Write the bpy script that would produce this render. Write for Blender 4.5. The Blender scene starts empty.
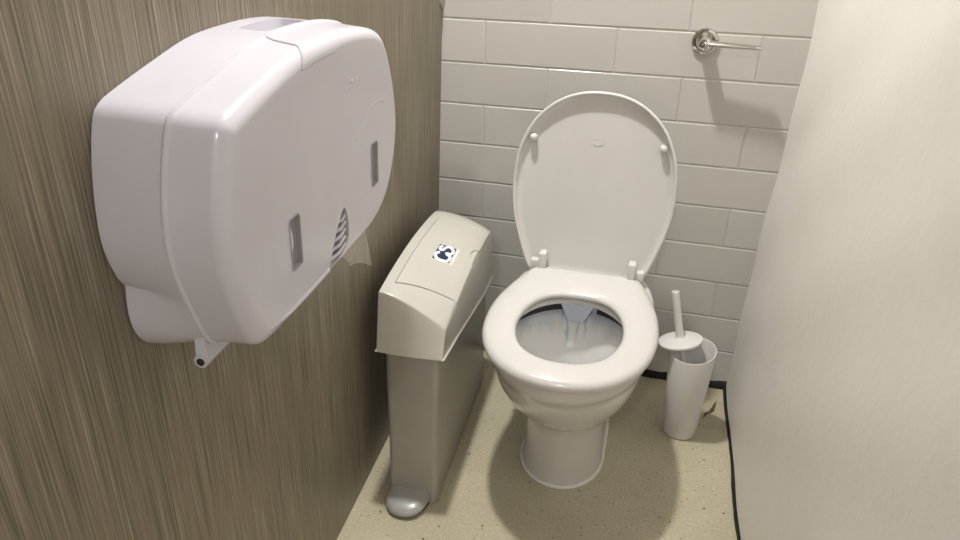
import bpy, bmesh, math, random
from mathutils import Vector, Matrix
random.seed(4)
S = bpy.context.scene
C = S.collection
PI = math.pi

# ------------------------------------------------------------------ camera
cam_d = bpy.data.cameras.new('camera')
cam_d.sensor_width = 36.0
cam_d.lens = 718.6 / 960.0 * 36.0
cam_d.clip_start = 0.02
cam = bpy.data.objects.new('camera', cam_d)
C.objects.link(cam)
cr = Vector((0.9646102, 0.26330371, 0.01408279))
cu = Vector((-0.13324198, 0.44065001, 0.8877354))
cf = Vector((-0.22753844, 0.85819504, -0.4601386))
M = Matrix.Identity(4)
for i in range(3):
    M[i][0], M[i][1], M[i][2] = cr[i], cu[i], -cf[i]
M[0][3], M[1][3], M[2][3] = 0.5553, -1.6964, 1.1653
cam.matrix_world = M
S.camera = cam

# ------------------------------------------------------------------ world, lights, exposure
w = bpy.data.worlds.new('world'); S.world = w
w.use_nodes = True
w.node_tree.nodes['Background'].inputs[0].default_value = (0.9, 0.95, 1.0, 1)
w.node_tree.nodes['Background'].inputs[1].default_value = 0.05
S.view_settings.view_transform = 'Standard'
S.view_settings.look = 'None'
S.view_settings.gamma = 1.0
S.view_settings.use_curve_mapping = False
S.view_settings.exposure = 0.15
CEIL = 2.26
def disc_light(name, loc, energy, size, col):
    l = bpy.data.lights.new(name, 'AREA'); l.shape = 'DISK'; l.size = size; l.energy = energy; l.color = col
    o = bpy.data.objects.new(name, l); o.location = loc; C.objects.link(o); return o
LIGHTS = [((0.135, -0.44, CEIL - 0.03), 24.5, 0.09), ((0.42, -2.9, CEIL - 0.03), 13.0, 0.13)]
for loc, e, s in LIGHTS:
    disc_light('downlight_lamp', loc, e, s, (1.0, 0.975, 0.94))

# ------------------------------------------------------------------ helpers
def link(name, me, mat=None, parent=None, smooth=30):
    o = bpy.data.objects.new(name, me); C.objects.link(o)
    if mat is not None:
        for m in (mat if isinstance(mat, (list, tuple)) else [mat]): me.materials.append(m)
    if parent is not None: o.parent = parent
    if smooth is not None:
        for p in me.polygons: p.use_smooth = True
        me.set_sharp_from_angle(angle=math.radians(smooth))
    return o
def mesh(verts, faces, recalc=True):
    me = bpy.data.meshes.new('m'); me.from_pydata([tuple(v) for v in verts], [], faces); me.validate()
    if recalc:
        b = bmesh.new(); b.from_mesh(me); bmesh.ops.recalc_face_normals(b, faces=b.faces); b.to_mesh(me); b.free()
    return me
def loft(rings, cap0=True, cap1=True, close=False):
    n = len(rings[0]); v = [p for r in rings for p in r]; f = []
    m = len(rings)
    for a in range(m if close else m - 1):
        b = (a + 1) % m
        for i in range(n):
            j = (i + 1) % n
            f.append((a*n+i, a*n+j, b*n+j, b*n+i))
    if not close:
        if cap0:
            c = len(v); v.append(sum((Vector(p) for p in rings[0]), Vector()) / n)
            f += [(c, (i+1) % n, i) for i in range(n)]
        if cap1:
            c = len(v); v.append(sum((Vector(p) for p in rings[-1]), Vector()) / n); o = (m-1)*n
            f += [(c, o+i, o+(i+1) % n) for i in range(n)]
    return mesh(v, f)
def box(x0, x1, y0, y1, z0, z1, bev=0.0, seg=2):
    b = bmesh.new(); bmesh.ops.create_cube(b, size=1)
    for v in b.verts: v.co = Vector(((x0+x1)/2 + v.co.x*(x1-x0), (y0+y1)/2 + v.co.y*(y1-y0), (z0+z1)/2 + v.co.z*(z1-z0)))
    if bev: bmesh.ops.bevel(b, geom=b.edges[:], offset=bev, segments=seg, affect='EDGES', profile=0.5)
    me = bpy.data.meshes.new('m'); b.to_mesh(me); b.free(); return me
def frame_of(t):
    t = t.normalized(); a = Vector((0, 0, 1)) if abs(t.z) < 0.9 else Vector((1, 0, 0))
    u = t.cross(a).normalized(); return u, t.cross(u).normalized()
def tube(pts, rad, n=12, cap=True):
    pts = [Vector(p) for p in pts]; rings = []
    rad = rad if isinstance(rad, (list, tuple)) else [rad]*len(pts)
    u0 = None
    for i, p in enumerate(pts):
        t = pts[min(i+1, len(pts)-1)] - pts[max(i-1, 0)]
        if u0 is None: u0, v0 = frame_of(t)
        else:
            t.normalize(); u0 = (u0 - t*u0.dot(t)).normalized(); v0 = t.cross(u0)
        rings.append([p + (u0*math.cos(2*PI*k/n) + v0*math.sin(2*PI*k/n))*rad[i] for k in range(n)])
    return loft(rings, cap, cap)
def lathe(prof, n=48, mat=None, cap0=True, cap1=True):      # prof: (r, z)
    rings = [[Vector((r*math.cos(2*PI*k/n), r*math.sin(2*PI*k/n), z)) for k in range(n)] for r, z in prof]
    if mat is not None: rings = [[mat @ p for p in r] for r in rings]
    return loft(rings, cap0, cap1)
def catmull(pts, per=8, closed=True):
    out = []; n = len(pts)
    rng = n if closed else n - 1
    for i in range(rng):
        g = lambda k: Vector(pts[k % n]) if closed else Vector(pts[max(0, min(n-1, k))])
        p0, p1, p2, p3 = g(i-1), g(i), g(i+1), g(i+2)
        for k in range(per):
            t = k/per
            out.append(0.5*((2*p1) + (p2-p0)*t + (2*p0-5*p1+4*p2-p3)*t*t + (3*p1-p0-3*p2+p3)*t**3))
    if not closed: out.append(Vector(pts[-1]))
    return out
def resample(pts, n):
    L = [0.0]; m = len(pts)
    for i in range(m): L.append(L[-1] + (pts[(i+1) % m]-pts[i]).length)
    out = []; i = 0
    for k in range(n):
        d = L[-1]*k/n
        while L[i+1] < d: i += 1
        t = (d-L[i])/max(1e-9, L[i+1]-L[i]); out.append(pts[i].lerp(pts[(i+1) % m], t))
    return out
def offset2(pts, d):                     # inward offset (positive) of a closed CCW/CW 2d outline about its normals
    n = len(pts); out = []
    cx = sum((p for p in pts), Vector((0, 0)))/n
    for i in range(n):
        t = (pts[(i+1) % n]-pts[i-1]).normalized(); nn = Vector((-t.y, t.x))
        if nn.dot(cx-pts[i]) < 0: nn = -nn
        out.append(pts[i] + nn*d)
    return out
def boolean(o, cutters):
    for c in cutters:
        m = o.modifiers.new('b', 'BOOLEAN'); m.operation = 'DIFFERENCE'; m.object = c; m.solver = 'EXACT'
    dg = bpy.context.evaluated_depsgraph_get(); dg.update()
    me = bpy.data.meshes.new_from_object(o.evaluated_get(dg), depsgraph=dg)
    o.modifiers.clear(); o.data = me
    for c in cutters: bpy.data.objects.remove(c, do_unlink=True)
    for p in me.polygons: p.use_smooth = True
    me.set_sharp_from_angle(angle=math.radians(28))
def empty(name, loc=(0, 0, 0), rot=(0, 0, 0)):
    o = bpy.data.objects.new(name, None); o.location = loc; o.rotation_euler = rot; o.empty_display_size = 0.05
    C.objects.link(o); return o
def tag(o, label, cat, group=None):
    o['label'] = label; o['category'] = cat
    if group: o['group'] = group
    return o
def struct(o): o['kind'] = 'structure'; return o

# ------------------------------------------------------------------ materials
class NT:
    def __init__(self, name):
        self.m = bpy.data.materials.new(name); self.m.use_nodes = True
        self.t = self.m.node_tree; self.p = self.t.nodes['Principled BSDF']
    def n(self, typ, **kw):
        nd = self.t.nodes.new(typ)
        for k, v in kw.items():
            if k.startswith('i_'):
                key = k[2:]; key = int(key) if key.isdigit() else key.replace('_', ' ')
                nd.inputs[key].default_value = v
            else: setattr(nd, k, v)
        return nd
    def l(self, a, b): self.t.links.new(a, b)
    def coords(self, scale=(1, 1, 1), loc=(0, 0, 0)):
        tc = self.n('ShaderNodeTexCoord'); mp = self.n('ShaderNodeMapping')
        mp.inputs['Scale'].default_value = scale; mp.inputs['Location'].default_value = loc
        self.l(tc.outputs['Object'], mp.inputs['Vector']); return mp.outputs[0]
    def ramp(self, fac, stops):
        r = self.n('ShaderNodeValToRGB'); e = r.color_ramp.elements
        while len(e) < len(stops): e.new(0.5)
        for el, (p, c) in zip(e, stops): el.position = p; el.color = c if len(c) == 4 else (*c, 1)
        self.l(fac, r.inputs[0]); return r.outputs[0]
    def mix(self, fac, a, b, mode='MIX'):
        m = self.n('ShaderNodeMix', data_type='RGBA', blend_type=mode)
        for s, v in ((m.inputs[0], fac), (m.inputs[6], a), (m.inputs[7], b)):
            if hasattr(v, 'links') or hasattr(v, 'is_linked'): self.l(v, s)
            elif isinstance(v, (int, float)): s.default_value = v
            else: s.default_value = (*v, 1) if len(v) == 3 else v
        return m.outputs[2]
    def bump(self, h, strength=0.2, dist=0.001):
        b = self.n('ShaderNodeBump'); b.inputs['Strength'].default_value = strength; b.inputs['Distance'].default_value = dist
        self.l(h, b.inputs['Height']); self.l(b.outputs[0], self.p.inputs['Normal'])
    def base(self, col, rough=0.4, metal=0.0, coat=0.0, spec=0.5):
        p = self.p
        if hasattr(col, 'is_linked'): self.l(col, p.inputs['Base Color'])
        else: p.inputs['Base Color'].default_value = (*col, 1)
        p.inputs['Roughness'].default_value = rough; p.inputs['Metallic'].default_value = metal
        p.inputs['Coat Weight'].default_value = coat; p.inputs['Coat Roughness'].default_value = 0.08
        p.inputs['Specular IOR Level'].default_value = spec
def noise(nt, vec, scale, detail=3, rough=0.5):
    n = nt.n('ShaderNodeTexNoise', i_Scale=scale, i_Detail=detail, i_Roughness=rough); nt.l(vec, n.inputs['Vector']); return n.outputs[0]
def plain(name, col, rough=0.4, metal=0.0, coat=0.0, var=0.04, vscale=12, bump=0.0):
    t = NT(name); v = t.coords(); f = noise(t, v, vscale)
    dark = tuple(c*(1-var) for c in col); lite = tuple(min(1, c*(1+var)) for c in col)
    t.base(t.ramp(f, [(0.35, dark), (0.65, lite)]), rough, metal, coat)
    if bump: t.bump(noise(t, v, 120), bump, 0.0008)
    return t.m

def m_tile():
    t = NT('glazed_tile'); v = t.coords(); oi = t.n('ShaderNodeObjectInfo')
    f = t.ramp(oi.outputs['Random'], [(0, (0.545, 0.535, 0.505)), (1, (0.595, 0.585, 0.555))])
    t.base(f, 0.16, spec=0.5); t.bump(noise(t, v, 9, 2), 0.25, 0.004); return t.m
def m_laminate():
    t = NT('wood_grain_laminate')
    a = noise(t, t.coords((400, 5.0, 1)), 1.0, 4, 0.6)
    b = noise(t, t.coords((130, 2.5, 1), (3, 7, 0)), 1.0, 3, 0.5)
    c = noise(t, t.coords((9, 0.7, 1), (1, 2, 0)), 1.0, 2, 0.5)
    fine = t.ramp(a, [(0.34, (0.130, 0.106, 0.072)), (0.48, (0.235, 0.203, 0.150)), (0.58, (0.275, 0.240, 0.182)), (0.70, (0.47, 0.43, 0.345))])
    med = t.ramp(b, [(0.3, (0.82, 0.81, 0.79)), (0.7, (1.12, 1.11, 1.09))])
    big = t.ramp(c, [(0.3, (0.92, 0.92, 0.92)), (0.7, (1.06, 1.06, 1.05))])
    t.base(t.mix(1.0, t.mix(1.0, fine, med, 'MULTIPLY'), big, 'MULTIPLY'), 0.42)
    t.bump(a, 0.12, 0.0006); return t.m
def m_plaster():
    t = NT('painted_plaster'); v = t.coords()
    f = noise(t, v, 3.0, 4); g = noise(t, t.coords((14, 3, 1.6)), 1.0, 5, 0.6)
    col = t.mix(t.ramp(g, [(0.52, (0, 0, 0)), (0.78, (0.45, 0.45, 0.45))]), t.ramp(f, [(0.3, (0.775, 0.745, 0.705)), (0.7, (0.83, 0.80, 0.76))]), (0.77, 0.735, 0.665))
    t.base(col, 0.5)
    h = t.n('ShaderNodeMath', operation='ADD'); t.l(noise(t, v, 45, 5, 0.6), h.inputs[0])
    t.l(noise(t, v, 9, 3), h.inputs[1]); t.bump(h.outputs[0], 0.2, 0.004); return t.m
def m_floor():
    t = NT('speckled_vinyl'); v = t.coords()
    base = t.ramp(noise(t, v, 5.0, 5, 0.6), [(0.3, (0.44, 0.40, 0.285)), (0.7, (0.54, 0.495, 0.365))])
    fine = t.ramp(noise(t, v, 160, 3, 0.6), [(0.3, (0.86, 0.86, 0.86)), (0.7, (1.1, 1.1, 1.1))])
    base = t.mix(1.0, base, fine, 'MULTIPLY')
    def speck(scale, th, loc, keep):
        vo = t.n('ShaderNodeTexVoronoi', i_Scale=scale); t.l(t.coords(loc=loc), vo.inputs['Vector'])
        a = t.n('ShaderNodeMath', operation='LESS_THAN'); t.l(vo.outputs['Distance'], a.inputs[0]); a.inputs[1].default_value = th
        sp = t.n('ShaderNodeSeparateColor'); t.l(vo.outputs['Color'], sp.inputs[0])
        b = t.n('ShaderNodeMath', operation='LESS_THAN'); t.l(sp.outputs[0], b.inputs[0]); b.inputs[1].default_value = keep
        m = t.n('ShaderNodeMath', operation='MULTIPLY'); t.l(a.outputs[0], m.inputs[0]); t.l(b.outputs[0], m.inputs[1]); return m.outputs[0]
    base = t.mix(speck(110, 0.17, (0, 0, 0), 0.10), base, (0.12, 0.09, 0.06))
    base = t.mix(speck(120, 0.18, (5, 3, 0), 0.09), base, (0.66, 0.62, 0.52))
    base = t.mix(speck(45, 0.11, (2, 9, 0), 0.25), base, (0.05, 0.04, 0.03))
    base = t.mix(speck(60, 0.14, (7, 1, 0), 0.16), base, (0.42, 0.25, 0.14))
    # mottled brown disc and ring in the corner behind the toilet brush
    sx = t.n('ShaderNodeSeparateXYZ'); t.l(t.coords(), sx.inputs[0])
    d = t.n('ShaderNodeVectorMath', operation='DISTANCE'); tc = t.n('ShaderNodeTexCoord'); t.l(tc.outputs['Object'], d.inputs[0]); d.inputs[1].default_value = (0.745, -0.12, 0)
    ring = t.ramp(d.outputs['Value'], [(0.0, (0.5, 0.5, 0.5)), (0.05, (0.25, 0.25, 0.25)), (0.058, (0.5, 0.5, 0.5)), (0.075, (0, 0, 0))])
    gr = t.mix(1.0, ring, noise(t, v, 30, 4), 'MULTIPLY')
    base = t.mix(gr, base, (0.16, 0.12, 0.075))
    t.base(base, 0.34); t.bump(noise(t, v, 220, 2), 0.08, 0.0006); return t.m
def m_bowl():
    t = NT('stained_ceramic'); v = t.coords()
    s = noise(t, t.coords((26, 26, 5)), 1.0, 4, 0.65)
    sp = t.n('ShaderNodeSeparateXYZ'); t.l(v, sp.inputs[0])
    mz = t.n('ShaderNodeMapRange', i_1=0.235, i_2=0.335); t.l(sp.outputs[2], mz.inputs[0])
    my = t.n('ShaderNodeMapRange', i_1=-0.46, i_2=-0.33); t.l(sp.outputs[1], my.inputs[0])
    a = t.n('ShaderNodeMath', operation='MULTIPLY'); t.l(mz.outputs[0], a.inputs[0]); t.l(my.outputs[0], a.inputs[1])
    b = t.n('ShaderNodeMath', operation='ADD'); t.l(a.outputs[0], b.inputs[0]); t.l(s, b.inputs[1])
    b2 = t.n('ShaderNodeMath', operation='MULTIPLY'); t.l(b.outputs[0], b2.inputs[0]); b2.inputs[1].default_value = 0.5
    k = t.ramp(b2.outputs[0], [(0.47, (0, 0, 0)), (0.80, (0.75, 0.75, 0.75))])
    wob = noise(t, t.coords((60, 60, 22)), 1.0, 3)
    def M(op, a, b):
        n = t.n('ShaderNodeMath', operation=op)
        for q, v_ in ((0, a), (1, b)):
            if isinstance(v_, (int, float)): n.inputs[q].default_value = v_
            else: t.l(v_, n.inputs[q])
        return n.outputs[0]
    xw = M('ADD', sp.outputs[0], M('MULTIPLY', M('SUBTRACT', wob, 0.5), 0.022))
    tot = k
    for xc, wd, z0 in ((0.388, 0.0045, 0.235), (0.412, 0.0035, 0.245), (0.428, 0.004, 0.262), (0.372, 0.003, 0.270)):
        d = M('ABSOLUTE', M('SUBTRACT', xw, xc), 0.0)
        mr = t.n('ShaderNodeMapRange', i_1=wd, i_2=wd*0.3, i_3=0.0, i_4=0.8); t.l(d, mr.inputs[0])
        zr = t.n('ShaderNodeMapRange', i_1=z0, i_2=z0+0.04); t.l(sp.outputs[2], zr.inputs[0])
        yr = t.n('ShaderNodeMath', operation='GREATER_THAN'); t.l(sp.outputs[1], yr.inputs[0]); yr.inputs[1].default_value = -0.40
        tot = M('MAXIMUM', tot, M('MULTIPLY', M('MULTIPLY', mr.outputs[0], zr.outputs[0]), yr.outputs[0]))
    t.base(t.mix(tot, (0.80, 0.795, 0.775), (0.36, 0.44, 0.60)), 0.14, coat=0.3); return t.m
def m_water():
    t = NT('water'); t.base((0.85, 0.92, 0.95), 0.02); t.p.inputs['Transmission Weight'].default_value = 0.9
    t.p.inputs['IOR'].default_value = 1.33; return t.m
def m_tissue():
    t = NT('tissue'); t.base(t.ramp(noise(t, t.coords(), 60), [(0.3, (0.72, 0.70, 0.66)), (0.7, (0.82, 0.80, 0.77))]), 0.9)
    tr = t.n('ShaderNodeBsdfTransparent'); mx = t.n('ShaderNodeMixShader'); mx.inputs[0].default_value = 0.22
    out = t.t.nodes['Material Output']
    t.l(tr.outputs[0], mx.inputs[1]); t.l(t.p.outputs[0], mx.inputs[2]); t.l(mx.outputs[0], out.inputs[0]); return t.m
def m_pane():
    t = NT('smoky_window'); t.base((0.52, 0.50, 0.53), 0.12); return t.m
def m_emit():
    t = NT('lamp_diffuser'); t.base((0.9, 0.9, 0.88), 0.4)
    t.p.inputs['Emission Color'].default_value = (1, 0.95, 0.87, 1); t.p.inputs['Emission Strength'].default_value = 6; return t.m

TILE = m_tile(); GROUT = plain('grout', (0.56, 0.545, 0.51), 0.8, bump=0.2)
LAM = m_laminate(); PLAST = m_plaster(); FLOOR = m_floor(); BOWL = m_bowl(); WATER = m_water(); TISSUE = m_tissue()
CERAM = plain('white_ceramic', (0.66, 0.65, 0.625), 0.12, coat=0.4, var=0.01)
SEATM = plain('white_seat_plastic', (0.66, 0.65, 0.63), 0.16, coat=0.3, var=0.01)
DISPM = plain('dispenser_white_plastic', (0.625, 0.615, 0.685), 0.22, coat=0.15, var=0.012)
BINM = plain('bin_grey_plastic', (0.40, 0.388, 0.35), 0.34, var=0.025, bump=0.05)
LIDM = plain('bin_lid_plastic', (0.54, 0.53, 0.485), 0.22, coat=0.2, var=0.015)
PEDM = plain('pedal_grey_plastic', (0.34, 0.335, 0.32), 0.3, coat=0.2)
BRUSHM = plain('brush_white_plastic', (0.70, 0.69, 0.67), 0.35, var=0.015)
BRISTLE = plain('bristle_white', (0.7, 0.7, 0.68), 0.7)
CHROME = plain('chrome', (0.62, 0.60, 0.57), 0.10, metal=1.0, var=0.02)
BLACK = plain('black_sealant', (0.008, 0.008, 0.009), 0.75, var=0.2, bump=0.4)
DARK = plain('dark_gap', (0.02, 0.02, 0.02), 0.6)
PANE = m_pane(); FRAMEM = plain('window_frame_plastic', (0.40, 0.385, 0.42), 0.3); EMIT = m_emit()
SILIC = plain('white_silicone', (0.80, 0.79, 0.76), 0.4, bump=0.2)
NAVY = plain('navy_print', (0.012, 0.022, 0.075), 0.35)
WHITEP = plain('white_print', (0.85, 0.86, 0.88), 0.4)
CEILM = plain('ceiling_paint', (0.80, 0.79, 0.76), 0.7)
DIRT = plain('brown_dirt', (0.10, 0.06, 0.03), 0.9, var=0.5, vscale=60, bump=0.5)
GREYB = plain('bracket_grey', (0.34, 0.32, 0.29), 0.35)
STREAK = plain('blue_cleaner_stain', (0.34, 0.43, 0.60), 0.2)

# ------------------------------------------------------------------ the room
YF = -3.6
# left partition: plane x = -0.024 - 0.05 y + 0.03 z, in its own frame (X along the wall, Y up, Z out of it)
WO = Vector((-0.024, 0, 0)); WU = Vector((-0.04993762, 0.99875234, 0)); WV = Vector((0.02991176, 0.00149559, 0.99955142)); WN = Vector((0.99830432, 0.04991522, -0.02994913))
WM = Matrix.Identity(4)
for i in range(3): WM[i][0], WM[i][1], WM[i][2], WM[i][3] = WU[i], WV[i], WN[i], WO[i]
wl = struct(link('wall_left', box(YF, 0.0, 0.0, CEIL, -0.03, 0.0), LAM, smooth=None)); wl.matrix_world = WM
wb = struct(link('wall_back', box(-0.12, 1.02, 0.0018, 0.10, 0.0, CEIL), GROUT, smooth=None))
fl = struct(link('floor', box(-0.16, 1.06, YF, 0.10, -0.05, 0.0), FLOOR, smooth=None))
ce = struct(link('ceiling', box(-0.16, 1.06, YF, 0.10, CEIL, CEIL+0.05), CEILM, smooth=None))
wf = struct(link('wall_front', box(-0.16, 1.06, YF-0.08, YF, 0.0, CEIL), CEILM, smooth=None))
def xr(y, z):
    b = 0.792 + 0.027*z + 0.034*min(-y, 0.9)
    return b + 0.0022*math.sin(z*9+1.2)*math.cos(y*7) + 0.0016*math.sin(z*23+y*17) - 0.004*math.exp(-((y+0.035)/0.03)**2)*math.sin(z*5)
ys = [-(i/70)**1.6*3.6 for i in range(71)]; zs = [CEIL*i/64 for i in range(65)]
V = [(xr(y, z), y, z) for y in ys for z in zs]; Fq = []
for a in range(70):
    for b in range(64):
        i = a*65+b; Fq.append((i, i+1, i+66, i+65))
nb = len(V); V += [(1.02, y, z) for y in (0.0, YF) for z in (0.0, CEIL)]
Fq += [(nb, nb+1, nb+3, nb+2)]
Fq += [tuple([nb] + [b for b in range(65)] + [nb+1]), tuple([nb+2] + [70*65+b for b in range(65)] + [nb+3]),
       tuple([nb] + [a*65 for a in range(71)] + [nb+2]), tuple([nb+1] + [a*65+64 for a in range(71)] + [nb+3])]
struct(link('wall_right', mesh(V, Fq), PLAST, smooth=40))

# each wall tile: pillowed edges, standing proud of the grout
def tile_mesh(wd, h):
    g = 0.0013; e = 0.0026; d = 0.0022
    r = [[(g, 0.0035, g), (wd-g, 0.0035, g), (wd-g, 0.0035, h-g), (g, 0.0035, h-g)],
         [(g, 0.0014, g), (wd-g, 0.0014, g), (wd-g, 0.0014, h-g), (g, 0.0014, h-g)],
         [(g+e*.4, 0.0004, g+e*.4), (wd-g-e*.4, 0.0004, g+e*.4), (wd-g-e*.4, 0.0004, h-g-e*.4), (g+e*.4, 0.0004, h-g-e*.4)],
         [(g+e, 0, g+e), (wd-g-e, 0, g+e), (wd-g-e, 0, h-g-e), (g+e, 0, h-g-e)]]
    v = [p for k in r for p in k]; f = [(12, 13, 14, 15)]
    for a in range(3):
        for i in range(4): j = (i+1) % 4; f.append((a*4+i, a*4+j, a*4+4+j, a*4+4+i))
    me = mesh(v, f); me.materials.append(TILE); return me
TL = 0.3077; cache = {}
for row in range(-9, 15):
    z0 = 0.912 + 0.1*row
    off = 0.108 if row % 2 else 0.108 - TL/2
    x = off - 2*TL
    while x < 0.86:
        a = max(x, -0.10); b = min(x + TL, 0.86); zz = max(z0, 0.0)
        h = min(z0 + 0.1, CEIL) - zz
        if b - a > 0.02 and h > 0.02:
            k = (round(b-a, 4), round(h, 4))
            if k not in cache: cache[k] = tile_mesh(*k)
            o = bpy.data.objects.new('tile', cache[k]); C.objects.link(o); o.parent = wb
            o.location = (a, random.uniform(-0.0003, 0.0003), zz)
            o.rotation_euler = (random.uniform(-.0018, .0018), 0, random.uniform(-.0008, .0008))
        x += TL
# black sealant beads where the floor meets the walls
def bead(path, prof_w, prof_h):
    rings = []
    for i, (p, nrm) in enumerate(path):
        wv = prof_w*(1+0.08*math.sin(i*0.5)+0.1*random.uniform(-1, 1)); hv = prof_h*(1+0.10*math.sin(i*0.9+1)+0.08*random.uniform(-1, 1))
        p = Vector(p); nrm = Vector(nrm)
        rings.append([p, p+nrm*wv, p+nrm*wv*0.95+Vector((0, 0, hv*.35)), p+nrm*wv*0.55+Vector((0, 0, hv*.8)), p+Vector((0, 0, hv))])
    return loft(rings)
pts = [((x/100, 0.001, 0.0), (0, -1, 0)) for x in range(-4, 81, 2)]
struct(link('trim_1', bead(pts, 0.010, 0.021), BLACK, smooth=50))
pts = [((xr(-y, 0)+0.0015, -y, 0.0), (-1, 0, 0)) for y in [i*0.025 for i in range(0, 100)]]
struct(link('trim_2', bead(pts, 0.0068, 0.011), BLACK, smooth=50))
for i, (loc, e, s) in enumerate(LIGHTS):
    t = empty('ceiling_downlight', (loc[0], loc[1], CEIL))
    tag(t, ['round white downlight in the ceiling above the toilet', 'round white downlight in the ceiling nearer the doorway'][i], 'ceiling light', 'ceiling downlights')
    link('trim_ring', lathe([(s*.5+.004, -0.0005), (s*.5+.004, -0.007), (s*.5+.010, -.012), (s*.5+.022, -.010), (s*.5+.026, -.0005)], 48, cap0=False, cap1=False), DISPM, t)
    link('diffuser', lathe([(s*.5+.003, -0.0005), (s*.5+.003, -0.004), (.001, -0.005)], 48), EMIT, t)

# ------------------------------------------------------------------ toilet
TX = 0.413
toilet = empty('toilet', (0, 0, 0))
tag(toilet, 'white ceramic toilet with its lid raised against the tiled wall', 'toilet')
NR = 96
def egg(wd, yf, yb, yc, z, bexp=2.0, fexp=2.0, cx=TX):
    r = []
    for k in range(NR):
        a = 2*PI*k/NR; c, s = math.cos(a), math.sin(a)
        e = bexp if s > 0 else fexp
        px = math.copysign(abs(c)**(2/e), c)*wd; py = math.copysign(abs(s)**(2/e), s)*((yb-yc) if s > 0 else (yc-yf))
        r.append(Vector((cx+px, yc+py, z)))
    return r
outer = [  # w, front, back, centre y, z
    (0.094, -0.490, -0.10, -0.375, 0.000), (0.092, -0.486, -0.10, -0.375, 0.020), (0.088, -0.480, -0.10, -0.37, 0.07), (0.0865, -0.476, -0.10, -0.37, 0.12),
    (0.088, -0.478, -0.10, -0.37, 0.148), (0.093, -0.488, -0.10, -0.375, 0.160), (0.104, -0.507, -0.10, -0.38, 0.175), (0.122, -0.540, -0.095, -0.39, 0.204),
    (0.140, -0.575, -0.09, -0.40, 0.240), (0.153, -0.601, -0.08, -0.40, 0.278), (0.1585, -0.613, -0.08, -0.40, 0.308), (0.1605, -0.617, -0.08, -0.40, 0.324), (0.1665, -0.626, -0.07, -0.40, 0.331), (0.1685, -0.630, -0.07, -0.40, 0.350),
    (0.1675, -0.629, -0.07, -0.40, 0.364), (0.160, -0.621, -0.075, -0.40, 0.370)]
rings = [egg(a, b, c, d, z, 3.0 if z > .2 else 3.4) for a, b, c, d, z in outer]
inner = [(0.126, -0.584, -0.284, -0.43, 0.3695), (0.121, -0.579, -0.288, -0.43, 0.367), (0.1195, -0.577, -0.290, -0.43, 0.362), (0.1205, -0.578, -0.289, -0.43, 0.3585),
         (0.140, -0.594, -0.262, -0.43, 0.3600), (0.149, -0.601, -0.248, -0.43, 0.354), (0.149, -0.601, -0.247, -0.43, 0.321), (0.141, -0.594, -0.258, -0.43, 0.315), (0.134, -0.586, -0.267, -0.43, 0.292), (0.120, -0.560, -0.281, -0.42, 0.255),
         (0.100, -0.518, -0.292, -0.40, 0.215), (0.076, -0.460, -0.298, -0.375, 0.180), (0.058, -0.420, -0.295, -0.355, 0.150), (0.040, -0.385, -0.29, -0.34, 0.125), (0.02, -0.36, -0.31, -0.335, 0.115)]
n_out = len(rings)
rings += [egg(a, b, c, d, z) for a, b, c, d, z in inner]
pan = link('pan', loft(rings), [CERAM, BOWL], toilet, 50)
for p in pan.data.polygons:
    if p.vertices[0] >= (n_out)*NR and min(p.vertices) >= (n_out+5)*NR: p.material_index = 1
wr = egg(0.067, -0.440, -0.298, -0.365, 0.166); link('water', loft([[p-Vector((0, 0, .004)) for p in wr], wr]), WATER, toilet)
# blue-stained flush spreader at the back of the rim, with the drips below it
sp = [[(TX-.042, -.246, .3590), (TX+.034, -.246, .3590), (TX+.022, -.252, .296), (TX-.026, -.252, .296)],
      [(TX-.042, -.291, .3590), (TX+.034, -.291, .3590), (TX+.013, -.284, .310), (TX-.021, -.284, .310)]]
spr = link('flush_spreader', loft([[Vector(p) for p in r] for r in sp]), STREAK, toilet); spr.data.materials.clear(); spr.data.materials.append(plain('spreader_ceramic', (0.55, 0.60, 0.70), 0.2))
# rinse slot shade under the rim, painted as dark strips beside the spreader
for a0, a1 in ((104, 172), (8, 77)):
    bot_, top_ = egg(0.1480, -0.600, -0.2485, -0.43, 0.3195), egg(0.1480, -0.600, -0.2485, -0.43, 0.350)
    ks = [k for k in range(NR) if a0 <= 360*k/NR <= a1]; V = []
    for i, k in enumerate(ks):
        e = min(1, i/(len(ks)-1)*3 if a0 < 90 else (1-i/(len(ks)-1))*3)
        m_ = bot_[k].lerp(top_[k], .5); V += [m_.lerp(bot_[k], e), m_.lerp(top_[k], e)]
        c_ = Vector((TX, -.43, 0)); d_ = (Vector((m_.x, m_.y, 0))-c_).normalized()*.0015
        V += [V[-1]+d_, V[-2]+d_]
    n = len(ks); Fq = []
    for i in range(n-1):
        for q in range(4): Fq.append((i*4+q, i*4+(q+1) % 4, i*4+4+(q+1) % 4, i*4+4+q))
    link('rinse_shade_strip', mesh(V, Fq), DARK, pan, 40)
# sealant line round the foot
b0 = egg(0.0945, -0.4905, -0.10, -0.375, 0.0, 3.4)
def ringoff(r, d, z):
    q = offset2([Vector((p.x, p.y)) for p in r], -d); return [Vector((p.x, p.y, z)) for p in q]
link('sealant_bead', loft([ringoff(b0, -.002, .0), ringoff(b0, .0035, .0), ringoff(b0, .003, .0028), ringoff(b0, -.001, .0055)], close=True), SILIC, toilet)

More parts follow.
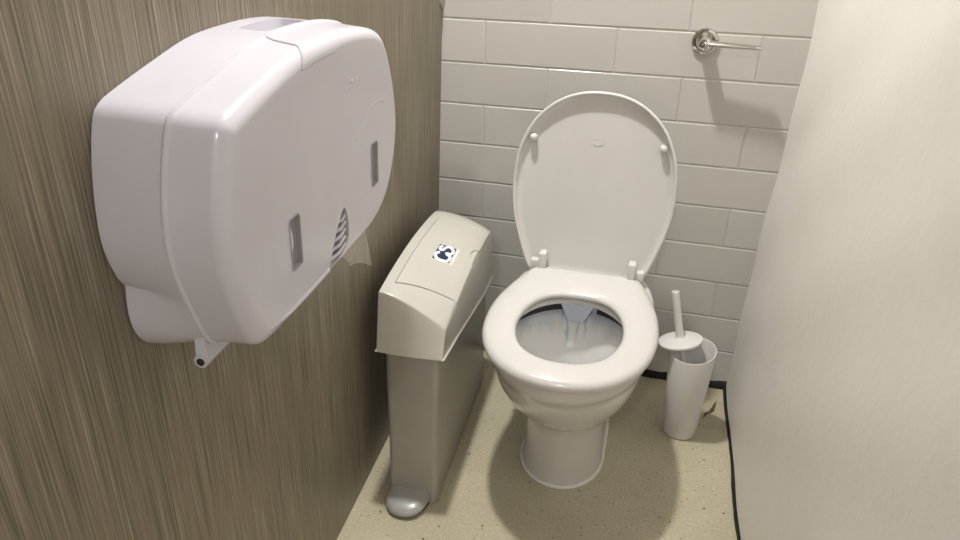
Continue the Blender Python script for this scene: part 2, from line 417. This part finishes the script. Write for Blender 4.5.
# outline shared by seat and lid: (half width, length from the hinge line)
half = [(0.0, 0.452), (0.053, 0.445), (0.101, 0.420), (0.142, 0.375), (0.169, 0.310), (0.1785, 0.235), (0.174, 0.160), (0.158, 0.090), (0.140, 0.035), (0.124, 0.006), (0.105, 0.0), (0.05, 0.0)]
def full(h): return h + [(0.0, h[-1][1])] + [(-a, b) for a, b in reversed(h[1:])]
OUT = resample(catmull([Vector(p) for p in full(half)], 10), NR*1)
YH = -0.190                                # hinge line of the seat
ihalf = [(0.0, 0.377), (0.042, 0.370), (0.078, 0.344), (0.100, 0.300), (0.108, 0.250), (0.101, 0.190), (0.079, 0.142), (0.046, 0.116)]
ifull = ihalf + [(0.0, 0.110)] + [(-a, b) for a, b in reversed(ihalf[1:])]
def polar(pts, c, n):
    """resample a star-shaped outline at even angles about c"""
    res = []; m = len(pts)
    for k in range(n):
        a = 2*PI*k/n; d = Vector((math.cos(a), math.sin(a))); best = 0
        for i in range(m):
            p, q_ = pts[i]-c, pts[(i+1) % m]-c; e = q_-p
            den = d.x*e.y-d.y*e.x
            if abs(den) < 1e-12: continue
            t = (p.x*e.y-p.y*e.x)/den; u = (p.x*d.y-p.y*d.x)/den
            if t > 0 and -1e-6 <= u <= 1+1e-6: best = max(best, t)
        res.append(c+d*best)
    return res
cs = Vector((0.0, 0.245))
POUT = polar(OUT, cs, 128); PIN = polar(catmull([Vector(p) for p in ifull], 10), cs, 128)
ZS = 0.3735
prof = [(0.05, 0.0), (0.0, 0.004), (0.0, 0.010), (0.03, 0.0145), (0.12, 0.018), (0.30, 0.0205), (0.60, 0.0210), (0.82, 0.0190), (0.93, 0.0155), (0.985, 0.010), (1.0, 0.005), (0.985, 0.0)]
rings = []
for f, z in prof:
    r = []
    for a, b in zip(PIN, POUT):
        p = a.lerp(b, f); up = max(0.0, 1 - p.y/0.055)
        r.append(Vector((TX+p.x, YH-p.y, ZS+z+0.008*up*up*(1 if z > .009 else 0))))
    rings.append(r)
seat = link('seat', loft(rings, close=True), SEATM, toilet, 60)
for sx in (-1, 1):
    link('seat_buffer', box(TX+sx*.136-.012, TX+sx*.136+.012, YH-.33, YH-.29, .3698, ZS+.004, .002), SILIC, seat)

# raised lid
LA = math.radians(8.5)
LL = Vector((0, math.sin(LA), math.cos(LA))); LNn = Vector((0, -math.cos(LA), math.sin(LA)))
LO = Vector((TX-0.006, -0.178, 0.372))
LOUT = [Vector((p.x*1.030, p.y*0.948)) for p in POUT]
def lp(p, d): return LO + Vector((p.x, 0, 0)) + LL*p.y + LNn*d
cl = Vector((0, 0.235))
def lring(inset, d): return [lp(p, d) for p in offset2(LOUT, inset)]
def lscale(s, d): return [lp(cl+(p-cl)*s, d) for p in offset2(LOUT, 0.012)]
lr = [lscale(0.3, -0.0045), lscale(0.7, -0.0035), lring(0.012, -0.0015), lring(0.004, 0.001), lring(0.0, 0.006), lring(0.0, 0.014), lring(0.0012, 0.0175), lring(0.0035, 0.019), lring(0.006, 0.0180),
      lring(0.0075, 0.015), lring(0.0095, 0.0065), lring(0.014, 0.004), lring(0.022, 0.0032), lscale(0.72, 0.0028), lscale(0.3, 0.0025)]
lid = link('lid', loft(lr), SEATM, toilet, 60)
def lid_part(name, prof, x, l, mat, sc=(1, 1)):
    mm = Matrix.Identity(4); o = lp(Vector((x, l)), 0.003)
    for i in range(3): mm[i][0], mm[i][1], mm[i][2], mm[i][3] = (sc[0], 0, 0)[i], LL[i]*sc[1], LNn[i], o[i]
    return link(name, lathe(prof, 32, mm), mat, lid, 50)
for x in (-0.143, 0.143):
    lid_part('lid_buffer', [(.0085, -.001), (.0085, .012), (.0075, .017), (.005, .0195), (.001, .0203)], x, 0.318, SEATM)
# faint embossed oval mark
lid_part('embossed_mark', [(.0105, -.0008), (.0105, .0005), (.0098, .0008), (.009, .0005), (.009, 0), (.0005, 0)], 0.0, 0.318, SEATM, (1.25, .75))
for x in (-0.103, 0.103):
    hz = link('hinge', box(TX+x-.0085, TX+x+.0085, -.208, -.180, .385, .432, .003), SEATM, toilet)
    link('hinge_pin', box(TX+x*1.17-.011, TX+x*1.17+.011, -.200, -.180, .388, .410, .003), SEATM, hz)

# ------------------------------------------------------------------ flush handle on the back wall
fh = empty('flush_handle', (0.606, 0.0, 0.8935)); tag(fh, 'chrome flush lever on a round rosette high on the tiled wall', 'flush handle')
R90 = Matrix.Rotation(PI/2, 4, 'X')
link('rosette', lathe([(.0285, .0), (.0285, .003), (.027, .0065), (.022, .0085), (.0205, .008), (.0195, .005), (.001, .005)], 64, R90), CHROME, fh)
link('hub', lathe([(.0150, .004), (.0150, .026), (.0152, .034), (.0150, .046), (.013, .053), (.008, .0565), (.001, .0575)], 48, R90), CHROME, fh)
lev = []
for t in [i/14 for i in range(15)]:
    x = 0.004 + 0.110*t; z = 0.003 - 0.002*t; hw = 0.0105; th = 0.0062 - 0.0022*t
    yc = -0.047 - 0.006*t
    if t > .96: hw *= .8; th *= .7
    lev.append([Vector((x, yc+hw*math.copysign(abs(math.cos(a))**.6, math.cos(a)), z+th*math.copysign(abs(math.sin(a))**.8, math.sin(a)))) for a in [2*PI*k/20 for k in range(20)]])
link('lever', loft(lev), CHROME, fh, 50)

# ------------------------------------------------------------------ sanitary bin beside the partition
bn = empty('sanitary_bin', (0.1155, -0.36, 0), (0, 0, 0.045)); tag(bn, 'slim grey sanitary waste bin with a sloping pale lid and foot pedal', 'bin')
def rrect(hx, y0, y1, r, z, n=6, bow=0.0):
    pts = []
    for cx, cy, a0 in ((hx-r, y1-r, 0), (-hx+r, y1-r, PI/2), (-hx+r, y0+r, PI), (hx-r, y0+r, 1.5*PI)):
        for k in range(n+1):
            a = a0+PI/2*k/n; pts.append(Vector((cx+r*math.cos(a), cy+r*math.sin(a), z)))
    for p in pts:
        if bow and p.y < y0+r+.001: p.y -= bow*(1-(p.x/hx)**2)
    return pts
link('body', loft([rrect(.051, -.254, .215, .012, 0.0), rrect(.052, -.256, .216, .012, .004), rrect(.0560, -.236, .222, .014, .368), rrect(.0560, -.230, .222, .014, .395)]), BINM, bn)
LHX = .0665; LY0, LY1 = -.222, .240
def ztop(x, y):
    u = (x+LHX)/(2*LHX)                                    # 0 at the wall side, 1 at the toilet side
    v = (y-LY0)/(LY1-LY0)
    z = 0.502 - 0.004*u - (0.064 - 0.030*v)*u**1.8
    z += 0.020*(1-((v-0.48)/0.52)**2) - 0.012
    z -= 0.024*max(0, (v-.84)/.16)**2.2
    return z
FX0, FX1, FY0, FY1 = -.0440, .0590, -.165, .150
xs = [-LHX, -LHX+.002, -LHX+.006, -.055, FX0-.0011, FX0, -.040, -.028, -.015, 0, .013, .026, .038, .049, FX1, LHX-.006, LHX-.002, LHX]
yl = [LY0, LY0+.001, LY0+.003, -.212, -.20, -.18, FY0-.0011, FY0] + [FY0+(FY1-FY0)*k/14 for k in range(1, 14)] + [FY1, FY1+.0011, .170, .190, .205, .218, LY1-.010, LY1-.004, LY1]
def skew(x, y):
    if y < FY0: k = max(0, (y-LY0)/(FY0-LY0))
    elif y > FY1: k = max(0, (LY1-y)/(LY1-FY1))
    else: k = 1
    return y + .42*x*k
def edge_drop(d, r=.0035):
    return 0 if d >= r else r - math.sqrt(max(0, r*r-(r-d)**2))
def lidz(x, y):
    z = ztop(x, skew(x, y)) - edge_drop(LHX-abs(x)) - edge_drop(y-LY0) - edge_drop(LY1-y, .010)
    return z
def ybow(x, y):
    v = max(0.0, (-.15-y)/.10); v = min(1, v)
    w2 = max(0.0, (y-.15)/.09)
    return y - .006*v*(1-(x/LHX)**2) - .012*w2*(abs(x)/LHX)**2.5
def zlow(x, y):
    v = (y-LY0)/(LY1-LY0); u = (x+LHX)/(2*LHX)
    return 0.372 - 0.055*u*min(1.0, v*1.35)
nx, ny = len(xs), len(yl); V = []; Fq = []
for y in yl:
    for x in xs:
        z = lidz(x, y)
        if FX0-.0001 <= x <= LHX-.0055 and FY0-.0001 <= y <= FY1+.0001: z -= 0.0035
        V.append((x, ybow(x, skew(x, y)), z))
for a in range(ny-1):
    for b in range(nx-1): i = a*nx+b; Fq.append((i, i+1, i+nx+1, i+nx))
per = [b for b in range(nx)] + [a*nx+nx-1 for a in range(1, ny)] + [(ny-1)*nx+b for b in range(nx-2, -1, -1)] + [a*nx for a in range(ny-2, 0, -1)]
prev = per
for k, (f, out) in enumerate(((.25, .0), (.55, .0), (.85, .0), (1.0, .0004), (1.0, -.004))):
    cur = []
    for i in per:
        x, y, z = V[i]; zl = zlow(x, y); px = x + math.copysign(out, x) if abs(x) > LHX-.003 else x
        py = y + (out if y > LY1-.02 else 0) - .026*f*max(0, min(1, 1-(y-LY0)/.08))
        cur.append(len(V)); V.append((px, py, z+(zl-z)*f + (0.0)))
    m = len(per)
    for i in range(m): j = (i+1) % m; Fq.append((prev[i], prev[j], cur[j], cur[i]))
    prev = cur
c = len(V); V.append((0, 0, .37)); m = len(prev)
Fq += [(prev[i], prev[(i+1) % m], c) for i in range(m)]
blid = link('lid', mesh(V, Fq), LIDM, bn, 38)
# flap: closed shell following the lid, finger notch in its toilet-side edge
fx = [FX0+.0006+(LHX+.0008-FX0-.0006)*k/14 for k in range(15)]; fy = [FY0+.0006+(FY1-FY0-.0012)*k/24 for k in range(25)]
V = []; Fq = []
for top in (1, 0):
    for y in fy:
        for x in fx:
            k = (x-FX0)/(LHX-FX0); d = math.exp(-((y-.010)/.026)**4)
            xx = x - .012*d*max(0, (k-.6)/.4)
            z = ztop(xx, skew(x, y)) - edge_drop(LHX+.001-abs(xx), .0035)
            V.append((xx, skew(x, y), z + (.0006 if top else -.0028)))
n1, n2 = len(fx), len(fy); off = n1*n2
for a in range(n2-1):
    for b in range(n1-1):
        i = a*n1+b; Fq += [(i, i+1, i+n1+1, i+n1), (off+i, off+i+n1, off+i+n1+1, off+i+1)]
per = [b for b in range(n1)] + [a*n1+n1-1 for a in range(1, n2)] + [(n2-1)*n1+b for b in range(n1-2, -1, -1)] + [a*n1 for a in range(n2-2, 0, -1)]
for i in range(len(per)): p, q_ = per[i], per[(i+1) % len(per)]; Fq.append((p, q_, off+q_, off+p))
flap = link('flap', mesh(V, Fq), LIDM, blid, 38)
# printed square mark with two white curved letters and a line of tiny lettering
lcx, lcy = 0.0110, -0.0260
Dv, Av, Bv, Cv = [Vector(p) for p in ((lcx-.0168, lcy-.0325), (lcx-.0168, lcy+.0325), (lcx+.0168, lcy+.0325), (lcx+.0168, lcy-.0325))]
def on_flap(u, v, h):
    p = Av + (Bv-Av)*u + (Dv-Av)*v
    py = skew(p.x, p.y)
    return Vector((p.x, py, ztop(p.x, py)+.0006+h))
def patch(u0, u1, v0, v1, h, n=6):
    vs = [on_flap(u0+(u1-u0)*i/n, v0+(v1-v0)*j/n, h) for j in range(n+1) for i in range(n+1)]
    lo = [on_flap(u0+(u1-u0)*i/n, v0+(v1-v0)*j/n, 0) for j in range(n+1) for i in range(n+1)]
    f = [(j*(n+1)+i, j*(n+1)+i+1, (j+1)*(n+1)+i+1, (j+1)*(n+1)+i) for j in range(n) for i in range(n)]
    k = len(vs); pr = [i for i in range(n+1)] + [j*(n+1)+n for j in range(1, n+1)] + [n*(n+1)+i for i in range(n-1, -1, -1)] + [j*(n+1) for j in range(n-1, 0, -1)]
    f += [(pr[i], pr[(i+1) % len(pr)], k+pr[(i+1) % len(pr)], k+pr[i]) for i in range(len(pr))]
    return mesh(vs+lo, f)
stk = link('sticker', patch(-.04, 1.22, -.04, 1.06, .0002), WHITEP, flap, 30)
stk.data.materials.clear(); stk.data.materials.append(plain('clear_sticker', (0.66, 0.65, 0.60), 0.2))
sq = link('printed_square', patch(0, 1, 0, 1, .0004), NAVY, flap, 30)
def ribbon(pts, wd, h):
    pl = catmull([Vector(p) for p in pts], 6, False); L_, R_ = [], []
    for i, p in enumerate(pl):
        t = (pl[min(i+1, len(pl)-1)]-pl[max(i-1, 0)]).normalized(); nn = Vector((-t.y, t.x))*wd
        a, b = p+nn, p-nn; L_.append(on_flap(a.x, a.y, h)); R_.append(on_flap(b.x, b.y, h))
    n = len(pl); return mesh(L_+R_, [(i, i+1, n+i+1, n+i) for i in range(n-1)])
def uvz(x, y):                           # zoomed picture spots of the mark -> its own square
    A, B, D = Vector((230, 155)), Vector((400, 215)), Vector((155, 295)); e1, e2 = B-A, D-A; p = Vector((x, y))-A
    det = e1.x*e2.y-e1.y*e2.x; return ((p.x*e2.y-p.y*e2.x)/det, (e1.x*p.y-e1.y*p.x)/det)
s1 = [uvz(*p) for p in ((262, 180), (238, 190), (234, 212), (262, 222), (292, 200), (328, 196), (358, 222), (362, 252), (338, 270), (305, 262), (285, 262))]
s2 = [uvz(*p) for p in ((232, 246), (200, 248), (188, 272), (205, 304), (250, 328), (300, 336), (330, 312), (326, 284), (298, 272))]
for s in (s1, s2): link('printed_letter', ribbon(s, .082, .0006), WHITEP, sq, 30)
for k in range(9):
    v0 = .06+k*.098; link('tiny_letter', patch(1.07, 1.15, v0, v0+.055+.02*(k % 2), .0005, 1), WHITEP, stk, 30)
# pedal: rounded tongue on the front foot
pr = []
for f, z in ((.80, .011), (.95, .011), (1.0, .015), (.99, .019), (.94, .023), (.82, .0265), (.55, .0285), (.2, .029)):
    r = []
    for k in range(48):
        a = 2*PI*k/48; x, y = math.cos(a), math.sin(a)
        px = .0470*math.copysign(abs(x)**.85, x)*f; py = (-.062*abs(y)**.85 if y < 0 else .012*abs(y)**.4)*f
        q = max(0, -py/.06); up = max(0, 1+py/.022) if py < 0 else 1
        r.append(Vector((-.009+px, -.252+py, z - .006*q*q + (0.006*up*up if z > .021 else 0))))
    pr.append(r)
link('pedal', loft(pr), PEDM, bn, 60)
link('pedal_foot', loft([[Vector((-.009+.044*math.cos(2*PI*k/40), -.252-.056*max(0, -math.sin(2*PI*k/40))+.004*max(0, math.sin(2*PI*k/40)), z)) for k in range(40)] for z in (.0, .0105)]), DARK, bn, 40)

# ------------------------------------------------------------------ toilet roll dispenser on the partition
dp = empty('toilet_roll_dispenser'); dp.matrix_world = WM @ Matrix.Translation((-0.96, 0.90, 0.0))
tag(dp, 'large white plastic twin toilet roll dispenser mounted on the wood grain partition', 'dispenser')
NEAR = [(0, .1355), (-.07, .133), (-.14, .120), (-.20, .1065), (-.219, .1005), (-.230, .092), (-.243, .062), (-.254, .025), (-.258, -.012), (-.254, -.046), (-.243, -.082), (-.231, -.115), (-.218, -.137), (-.195, -.147), (-.13, -.149)]
FAR = [(.05, -.149), (.12, -.146), (.165, -.132), (.192, -.112), (.213, -.083), (.226, -.050), (.230, -.018), (.225, .015), (.213, .050), (.196, .083), (.180, .104), (.158, .118), (.115, .128), (.06, .134)]
BNEAR = NEAR[:5] + [(-.229, .092), (-.240, .062), (-.248, .025), (-.252, -.012), (-.250, -.036), (-.243, -.060), (-.2385, -.070), (-.2335, -.0730), (-.2370, -.100), (-.236, -.122), (-.229, -.140), (-.215, -.156), (-.188, -.164), (-.152, -.162), (-.124, -.151), (-.08, -.149)]
def outline(a): return resample(catmull([Vector(p) for p in a + FAR], 8), 200)
DO = outline(NEAR); DB = outline(BNEAR)
SD = .073
def dring(ins, d): return [Vector((p.x, p.y, d)) for p in offset2(DO, ins)]
def dscale(s, ins, d): return [Vector((p.x*s-.012*(1-s), p.y*s-.006*(1-s), d)) for p in offset2(DO, ins)]
def bring(ins, d):
    r = []; f = (d/SD)**1.5; a = polar(offset2(DB, ins), Vector((0, 0)), 220); b = polar(offset2(DO, ins), Vector((0, 0)), 220)
    return [Vector((p.x*(1-f)+q_.x*f, p.y*(1-f)+q_.y*f, d)) for p, q_ in zip(a, b)]
shell = link('back_shell', loft([bring(.002, 0.0), bring(0, .002), bring(.0, .02), bring(0.0002, .045), bring(.0006, .065), bring(.0012, SD-.002), bring(.004, SD-.0005)]), DISPM, dp, 40)
R = .014; D0 = .1155; cov = [dring(.004, SD-.0004), dring(.0003, SD+.0002), dring(-.0022, SD+.0015), dring(-.0022, SD+.0035), dring(.0002, SD+.006), dring(.0016, SD+.018), dring(.003, D0)]
for k in range(1, 10):
    a = PI/2*k/9; cov.append(dring(.003+R*(1-math.cos(a))*1.1, D0+.0155*math.sin(a)))
cov += [dscale(.9, .0184, .1311), dscale(.7, .0184, .1311), dscale(.45, .0184, .1311), dscale(.2, .0184, .1311)]
cover = link('front_cover', loft(cov), DISPM, dp, 40)
def cutter(me): 
    o = bpy.data.objects.new('cut', me); C.objects.link(o); o.matrix_world = dp.matrix_world.copy(); return o
def rr2(cx, cy, hx, hy, r, z, n=5):
    o = []
    for sx, sy, a0 in ((1, 1, 0), (-1, 1, PI/2), (-1, -1, PI), (1, -1, 1.5*PI)):
        for k in range(n+1):
            a = a0+PI/2*k/n; o.append(Vector((cx+sx*(hx-r)+r*math.cos(a), cy+sy*(hy-r)+r*math.sin(a), z)))
    return o
cuts = []
WIN = [(-0.124, -0.061), (0.122, -0.055)]
for cx, cy in WIN: cuts.append(cutter(loft([rr2(cx, cy, .0106, .0285, .003, .118), rr2(cx, cy, .0120, .030, .004, .137)])))
tri = [(0.012, -.066), (0.022, -.074), (0.027, -.092), (.024, -.114), (.0, -.126), (-.030, -.128), (-.036, -.120), (-.026, -.105), (-.010, -.085)]
tri = [Vector((a-.004, b-.009)) for a, b in tri]; tc = catmull(tri, 4)
cuts.append(cutter(loft([[Vector((p.x, p.y, .108)) for p in tc], [Vector((p.x, p.y, .14)) for p in tc]])))
bpy.context.view_layer.update()
boolean(cover, cuts)
for cx, cy in WIN:
    wn = link('window', loft([rr2(cx, cy, .0106, .0285, .003, .1185), rr2(cx, cy, .0106, .0285, .003, .1212)]), PANE, dp)
    link('roll_edge', tube([(cx+.002, cy-.024+.048*k/10, .1218) for k in range(11)], [.0008+.0040*math.sin(PI*k/10) for k in range(11)], 10), WHITEP, wn)
    link('window_frame', loft([rr2(cx, cy, .0128, .0308, .005, .1300), rr2(cx, cy, .0128, .0308, .005, .1322), rr2(cx, cy, .0116, .0296, .004, .1322), rr2(cx, cy, .0108, .0284, .003, .1260)], close=True), FRAMEM, dp, 40)
# tear grille: recess with slanting bars
link('grille_back', loft([[Vector((p.x*.98, p.y, .1085)) for p in tc], [Vector((p.x*.98, p.y, .110)) for p in tc]]), PANE, dp)
for k in range(5):
    y = -.089 - .0098*k; x1 = .0205-.001*k; x0 = [0, -.009, -.017, -.024, -.031][k]
    link('grille_bar', tube([(x0, y-.006, .120), ((x0+x1)/2, y-.002, .128), (x1, y+.001, .127)], [.0022, .0026, .0022], 8), DISPM, dp, 60)
# raised lip along the lower front edge
lipp = [(-.195, -.128, .128), (-.15, -.133, .1295), (-.09, -.1345, .1295), (-.045, -.1345, .1295)]
link('front_lip', tube(catmull([Vector(p) for p in lipp], 5, False), .0035, 10), DISPM, dp, 60)
# embossed arcs on the face
for cxx, cyy, rr_, a0, a1 in ((.135, -.035, .062, 60, 140), ):
    link('embossed_arc', tube([(cxx+rr_*math.cos(math.radians(a0+(a1-a0)*k/12)), cyy+rr_*math.sin(math.radians(a0+(a1-a0)*k/12)), .1306) for k in range(13)], .0015, 8), DISPM, dp, 60)
for sx_, sy_ in ((.052, .072), (.034, .066), (.058, .000)):
    link('moulding_dot', lathe([(.0032, .130), (.0032, .1315), (.0022, .1323), (.0003, .1326)], 16, Matrix.Translation((sx_, sy_, 0))), DISPM, dp, 60)
# lock tab over the top edge of the cover, with its shadow gap
def cover_pt(s, k):                       # spot on the cover at s along the top, k from seam (0) to face (1)
    best = min(range(len(DO)), key=lambda i: abs(DO[i].x-s) + (1 if DO[i].y < 0.05 else 0))
    seq = [(-.0015, SD+.0035), (.0002, SD+.006), (.001, SD+.012), (.0016, SD+.018), (.003, D0)] + [(.003+R*(1-math.cos(PI/2*q/9))*1.1, D0+.0155*math.sin(PI/2*q/9)) for q in range(1, 10)] + [(.020, .1311)]
    f = k*(len(seq)-1); i = min(int(f), len(seq)-2); f -= i
    ins = seq[i][0]*(1-f)+seq[i+1][0]*f; d = seq[i][1]*(1-f)+seq[i+1][1]*f
    b = DO[best]; a_, c_ = DO[best-1], DO[(best+1) % len(DO)]
    nb_ = min((a_, c_), key=lambda p: abs(p.x-s) if (p.x-s)*(b.x-s) <= 0 else 9)
    yy = b.y if abs(nb_.x-b.x) < 1e-6 else b.y+(nb_.y-b.y)*max(-1, min(1, (s-b.x)/(nb_.x-b.x)))
    return Vector((s*(1-ins*.6/.2) if False else s, yy-ins, d))
def tabpt(i, j, h):
    k = j/16; s0 = -.045-.040*k; s1 = .053-.043*k
    if k > .86: q = (k-.86)/.14*.9; dx = .012*(1-math.sqrt(1-q*q))
    else: dx = 0
    s = s0+dx+(s1-s0-2*dx)*i/12
    p = cover_pt(s, k); p2 = cover_pt(s, min(1, k+.02)); p0 = cover_pt(s, max(0, k-.02)); t = p2-p0
    nn = Vector((0, t.z, -t.y)).normalized()
    if nn.y + nn.z < 0: nn = -nn
    return p+nn*h
V = [tabpt(i, j, h) for h in (.0012, -.001) for j in range(17) for i in range(13)]; Fq = []; o2 = 17*13
for j in range(16):
    for i in range(12): a = j*13+i; Fq += [(a, a+1, a+14, a+13), (o2+a, o2+a+13, o2+a+14, o2+a+1)]
per = [i for i in range(13)] + [j*13+12 for j in range(1, 17)] + [16*13+i for i in range(11, -1, -1)] + [j*13 for j in range(15, 0, -1)]
Fq += [(per[i], per[(i+1) % len(per)], o2+per[(i+1) % len(per)], o2+per[i]) for i in range(len(per))]
tab = link('lock_tab', mesh(V, Fq), DISPM, dp, 50)
link('gap_line', tube([tabpt(0, j, .0002)+Vector((-.0008, 0, 0)) for j in range(17)] + [tabpt(i, 16, .0002)+Vector((0, -.0009, 0)) for i in range(1, 13)] + [tabpt(12, j, .0002)+Vector((.0008, 0, 0)) for j in range(15, 9, -1)], .0008, 6), PANE, tab)
# finger recess in the top of the back shell
cut = cutter(loft([[Vector((p.x, .118, p.y)) for p in [Vector((q.x, q.y)) for q in rr2(.036, .045, .050, .016, .009, 0)]], [Vector((p.x, .150, p.y)) for p in [Vector((q.x, q.y)) for q in rr2(.036, .045, .058, .021, .012, 0)]]]))
bpy.context.view_layer.update(); boolean(shell, [cut])
link('key_slot', box(-.046, -.036, .1325, .1345, .020, .023), PANE, dp, None)
# hinge barrel at the lower near corner
bar = link('hinge_barrel', tube([(-.226, -.160, .066), (-.165, -.160, .066)], .0075, 20), DISPM, dp, 40)
link('barrel_arm', loft([[Vector((x, y, z)) for x, y, z in ((-.221, -.13, .060), (-.221, -.13, .0715), (-.223, -.160, .0730), (-.223, -.160, .059))], [Vector((x, y, z)) for x, y, z in ((-.168, -.13, .060), (-.168, -.13, .0715), (-.168, -.160, .0730), (-.168, -.160, .059))]]), DISPM, dp, 30)
link('barrel_hole', tube([(-.2272, -.160, .066), (-.2245, -.160, .066)], .0043, 16), DARK, bar, 40)

# toilet paper hanging out below the dispenser
def tp(s, t, d): return WM @ Vector((-0.96+s, 0.90+t, d))
NSX, NTY = 10, 16; V = []; Fq = []
for side in (0, .0004):
    for j in range(NTY+1):
        for i in range(NSX+1):
            u, v = i/NSX, j/NTY
            s = .075+.120*u + .012*v*u; botm = -.178 - .085*u**.8 + .006*math.sin(u*9)
            t = -.151+(botm+.151)*v; d = .085+.010*math.sin(v*2.2+u*3)+.004*math.sin(u*11+v*4) + .012*max(0, u-.86)/.14*v + side
            V.append(tp(s, t, d))
n1 = NSX+1; off = n1*(NTY+1)
for j in range(NTY):
    for i in range(NSX): a = j*n1+i; Fq += [(a, a+1, a+n1+1, a+n1), (off+a, off+a+n1, off+a+n1+1, off+a+1)]
paper = tag(link('toilet_paper', mesh(V, Fq), TISSUE, None, 60), 'thin sheet of toilet tissue hanging below the wall dispenser', 'toilet paper')

# small bracket holding the partition to the tiled wall
br = empty('partition_bracket'); br.matrix_world = WM @ Matrix.Translation((0, 0.935, 0)); tag(br, 'grey rounded bracket on the partition edge beside the tiles', 'bracket')
bp = [Vector((-.004, 0.0, 0)), Vector((-.020, .003, 0)), Vector((-.028, .014, 0)), Vector((-.029, .085, 0)), Vector((-.004, .088, 0))]
link('plate', loft([[p+Vector((0, 0, .0)) for p in bp], [p+Vector((0, 0, .004)) for p in bp], [p*1+Vector((0, 0, .005)) for p in offset2_3(bp)] if False else [p+Vector((0, 0, .0046)) for p in bp]]), GREYB, br, 30)
link('screw', lathe([(.005, .0046), (.005, .006), (.003, .0075), (.0004, .008)], 20, Matrix.Translation((-.016, .05, 0))), CHROME, br)

# ------------------------------------------------------------------ toilet brush and holder
HX, HY, HH = 0.678, -0.212, 0.236
hd = empty('brush_holder', (HX, HY, 0)); tag(hd, 'tapered white plastic toilet brush holder on the floor', 'brush holder')
def hz(p): return Vector(p)
pf = [(.036, .0), (.0395, .002), (.041, .006), (.0530, HH), (.0525, HH+.0015), (.0510, HH+.0015), (.0503, HH), (.039, .012), (.001, .010)]
me = lathe(pf, 64)
for v in me.vertices:                     # the mouth is cut on a slant
    if v.co.z > .1: k = (v.co.z-.1)/(HH-.1); v.co.z += k*(v.co.x*.10+v.co.y*.12)
link('cup', me, BRUSHM, hd, 50)
TB = Matrix.Translation((HX-.031, HY+.012, .250)) @ Matrix.Rotation(math.radians(-13), 4, 'Y') @ Matrix.Rotation(math.radians(-7), 4, 'X')
bs = empty('toilet_brush'); bs.matrix_world = TB; tag(bs, 'white toilet brush with round splash cover leaning in its holder', 'toilet brush')
link('splash_cover', lathe([(.0005, -.004), (.048, -.004), (.0508, -.003), (.0515, .000), (.0508, .0022), (.043, .0045), (.022, .0065), (.0115, .0085), (.0095, .013), (.0005, .013)], 64), BRUSHM, bs, 50)
link('handle', lathe([(.0100, .008), (.0092, .03), (.0090, .118), (.0088, .122), (.0082, .1235), (.0065, .1235), (.0055, .1195), (.0004, .1195)], 32), BRUSHM, bs, 40)
link('stem', tube([(0, 0, -.004), (0.002, 0, -.11)], .006, 12), BRUSHM, bs)
V = []; Fq = []
for k in range(900):
    a = random.uniform(0, 2*PI); z = -.100 - .09*random.random(); L = .026*(.8+.3*random.random())
    d = Vector((math.cos(a), math.sin(a), random.uniform(-.3, .3))).normalized(); p = Vector((.002, 0, z)); q_ = p + d*L; s_ = Vector((-d.y, d.x, 0))*.0006
    i = len(V); V += [p-s_, p+s_, q_+s_*.6, q_-s_*.6]; Fq.append((i, i+1, i+2, i+3))
bm_ = link('bristles', mesh(V, Fq, False), BRISTLE, bs, None); bm_['kind'] = 'stuff'
for o in (link('stem_core', tube([(0.002, 0, -.10), (.003, 0, -.185)], .008, 12), BRUSHM, bs),): pass

# dirt scraped up in the corner behind the brush holder
V = []; Fq = []; rr_ = random.Random(8)
n = 26
for k in range(n):
    t = k/(n-1); x = .735+.038*t+.0015*math.sin(t*11); y = -.150+.078*t+.008*math.sin(t*9); wv = .0042*math.sin(PI*t)*(.6+.8*rr_.random())+.0006
    h = .0013*math.sin(PI*t)*(.5+rr_.random())+.0003
    V += [(x+wv*.8, y-wv, 0.0), (x+wv*.3, y-wv*.3, h), (x-wv*.4, y+wv*.4, h*.8), (x-wv*.8, y+wv, 0.0)]
for k in range(n-1):
    for i in range(3): a = k*4+i; Fq.append((a, a+1, a+5, a+4))
    Fq.append((k*4+3, k*4, k*4+4, k*4+7))
Fq += [(0, 1, 2, 3), tuple((n-1)*4+i for i in (3, 2, 1, 0))]
tag(link('dirt_smear', mesh(V, Fq), DIRT, None, 40), 'brown smear of dirt on the floor behind the brush holder', 'dirt')
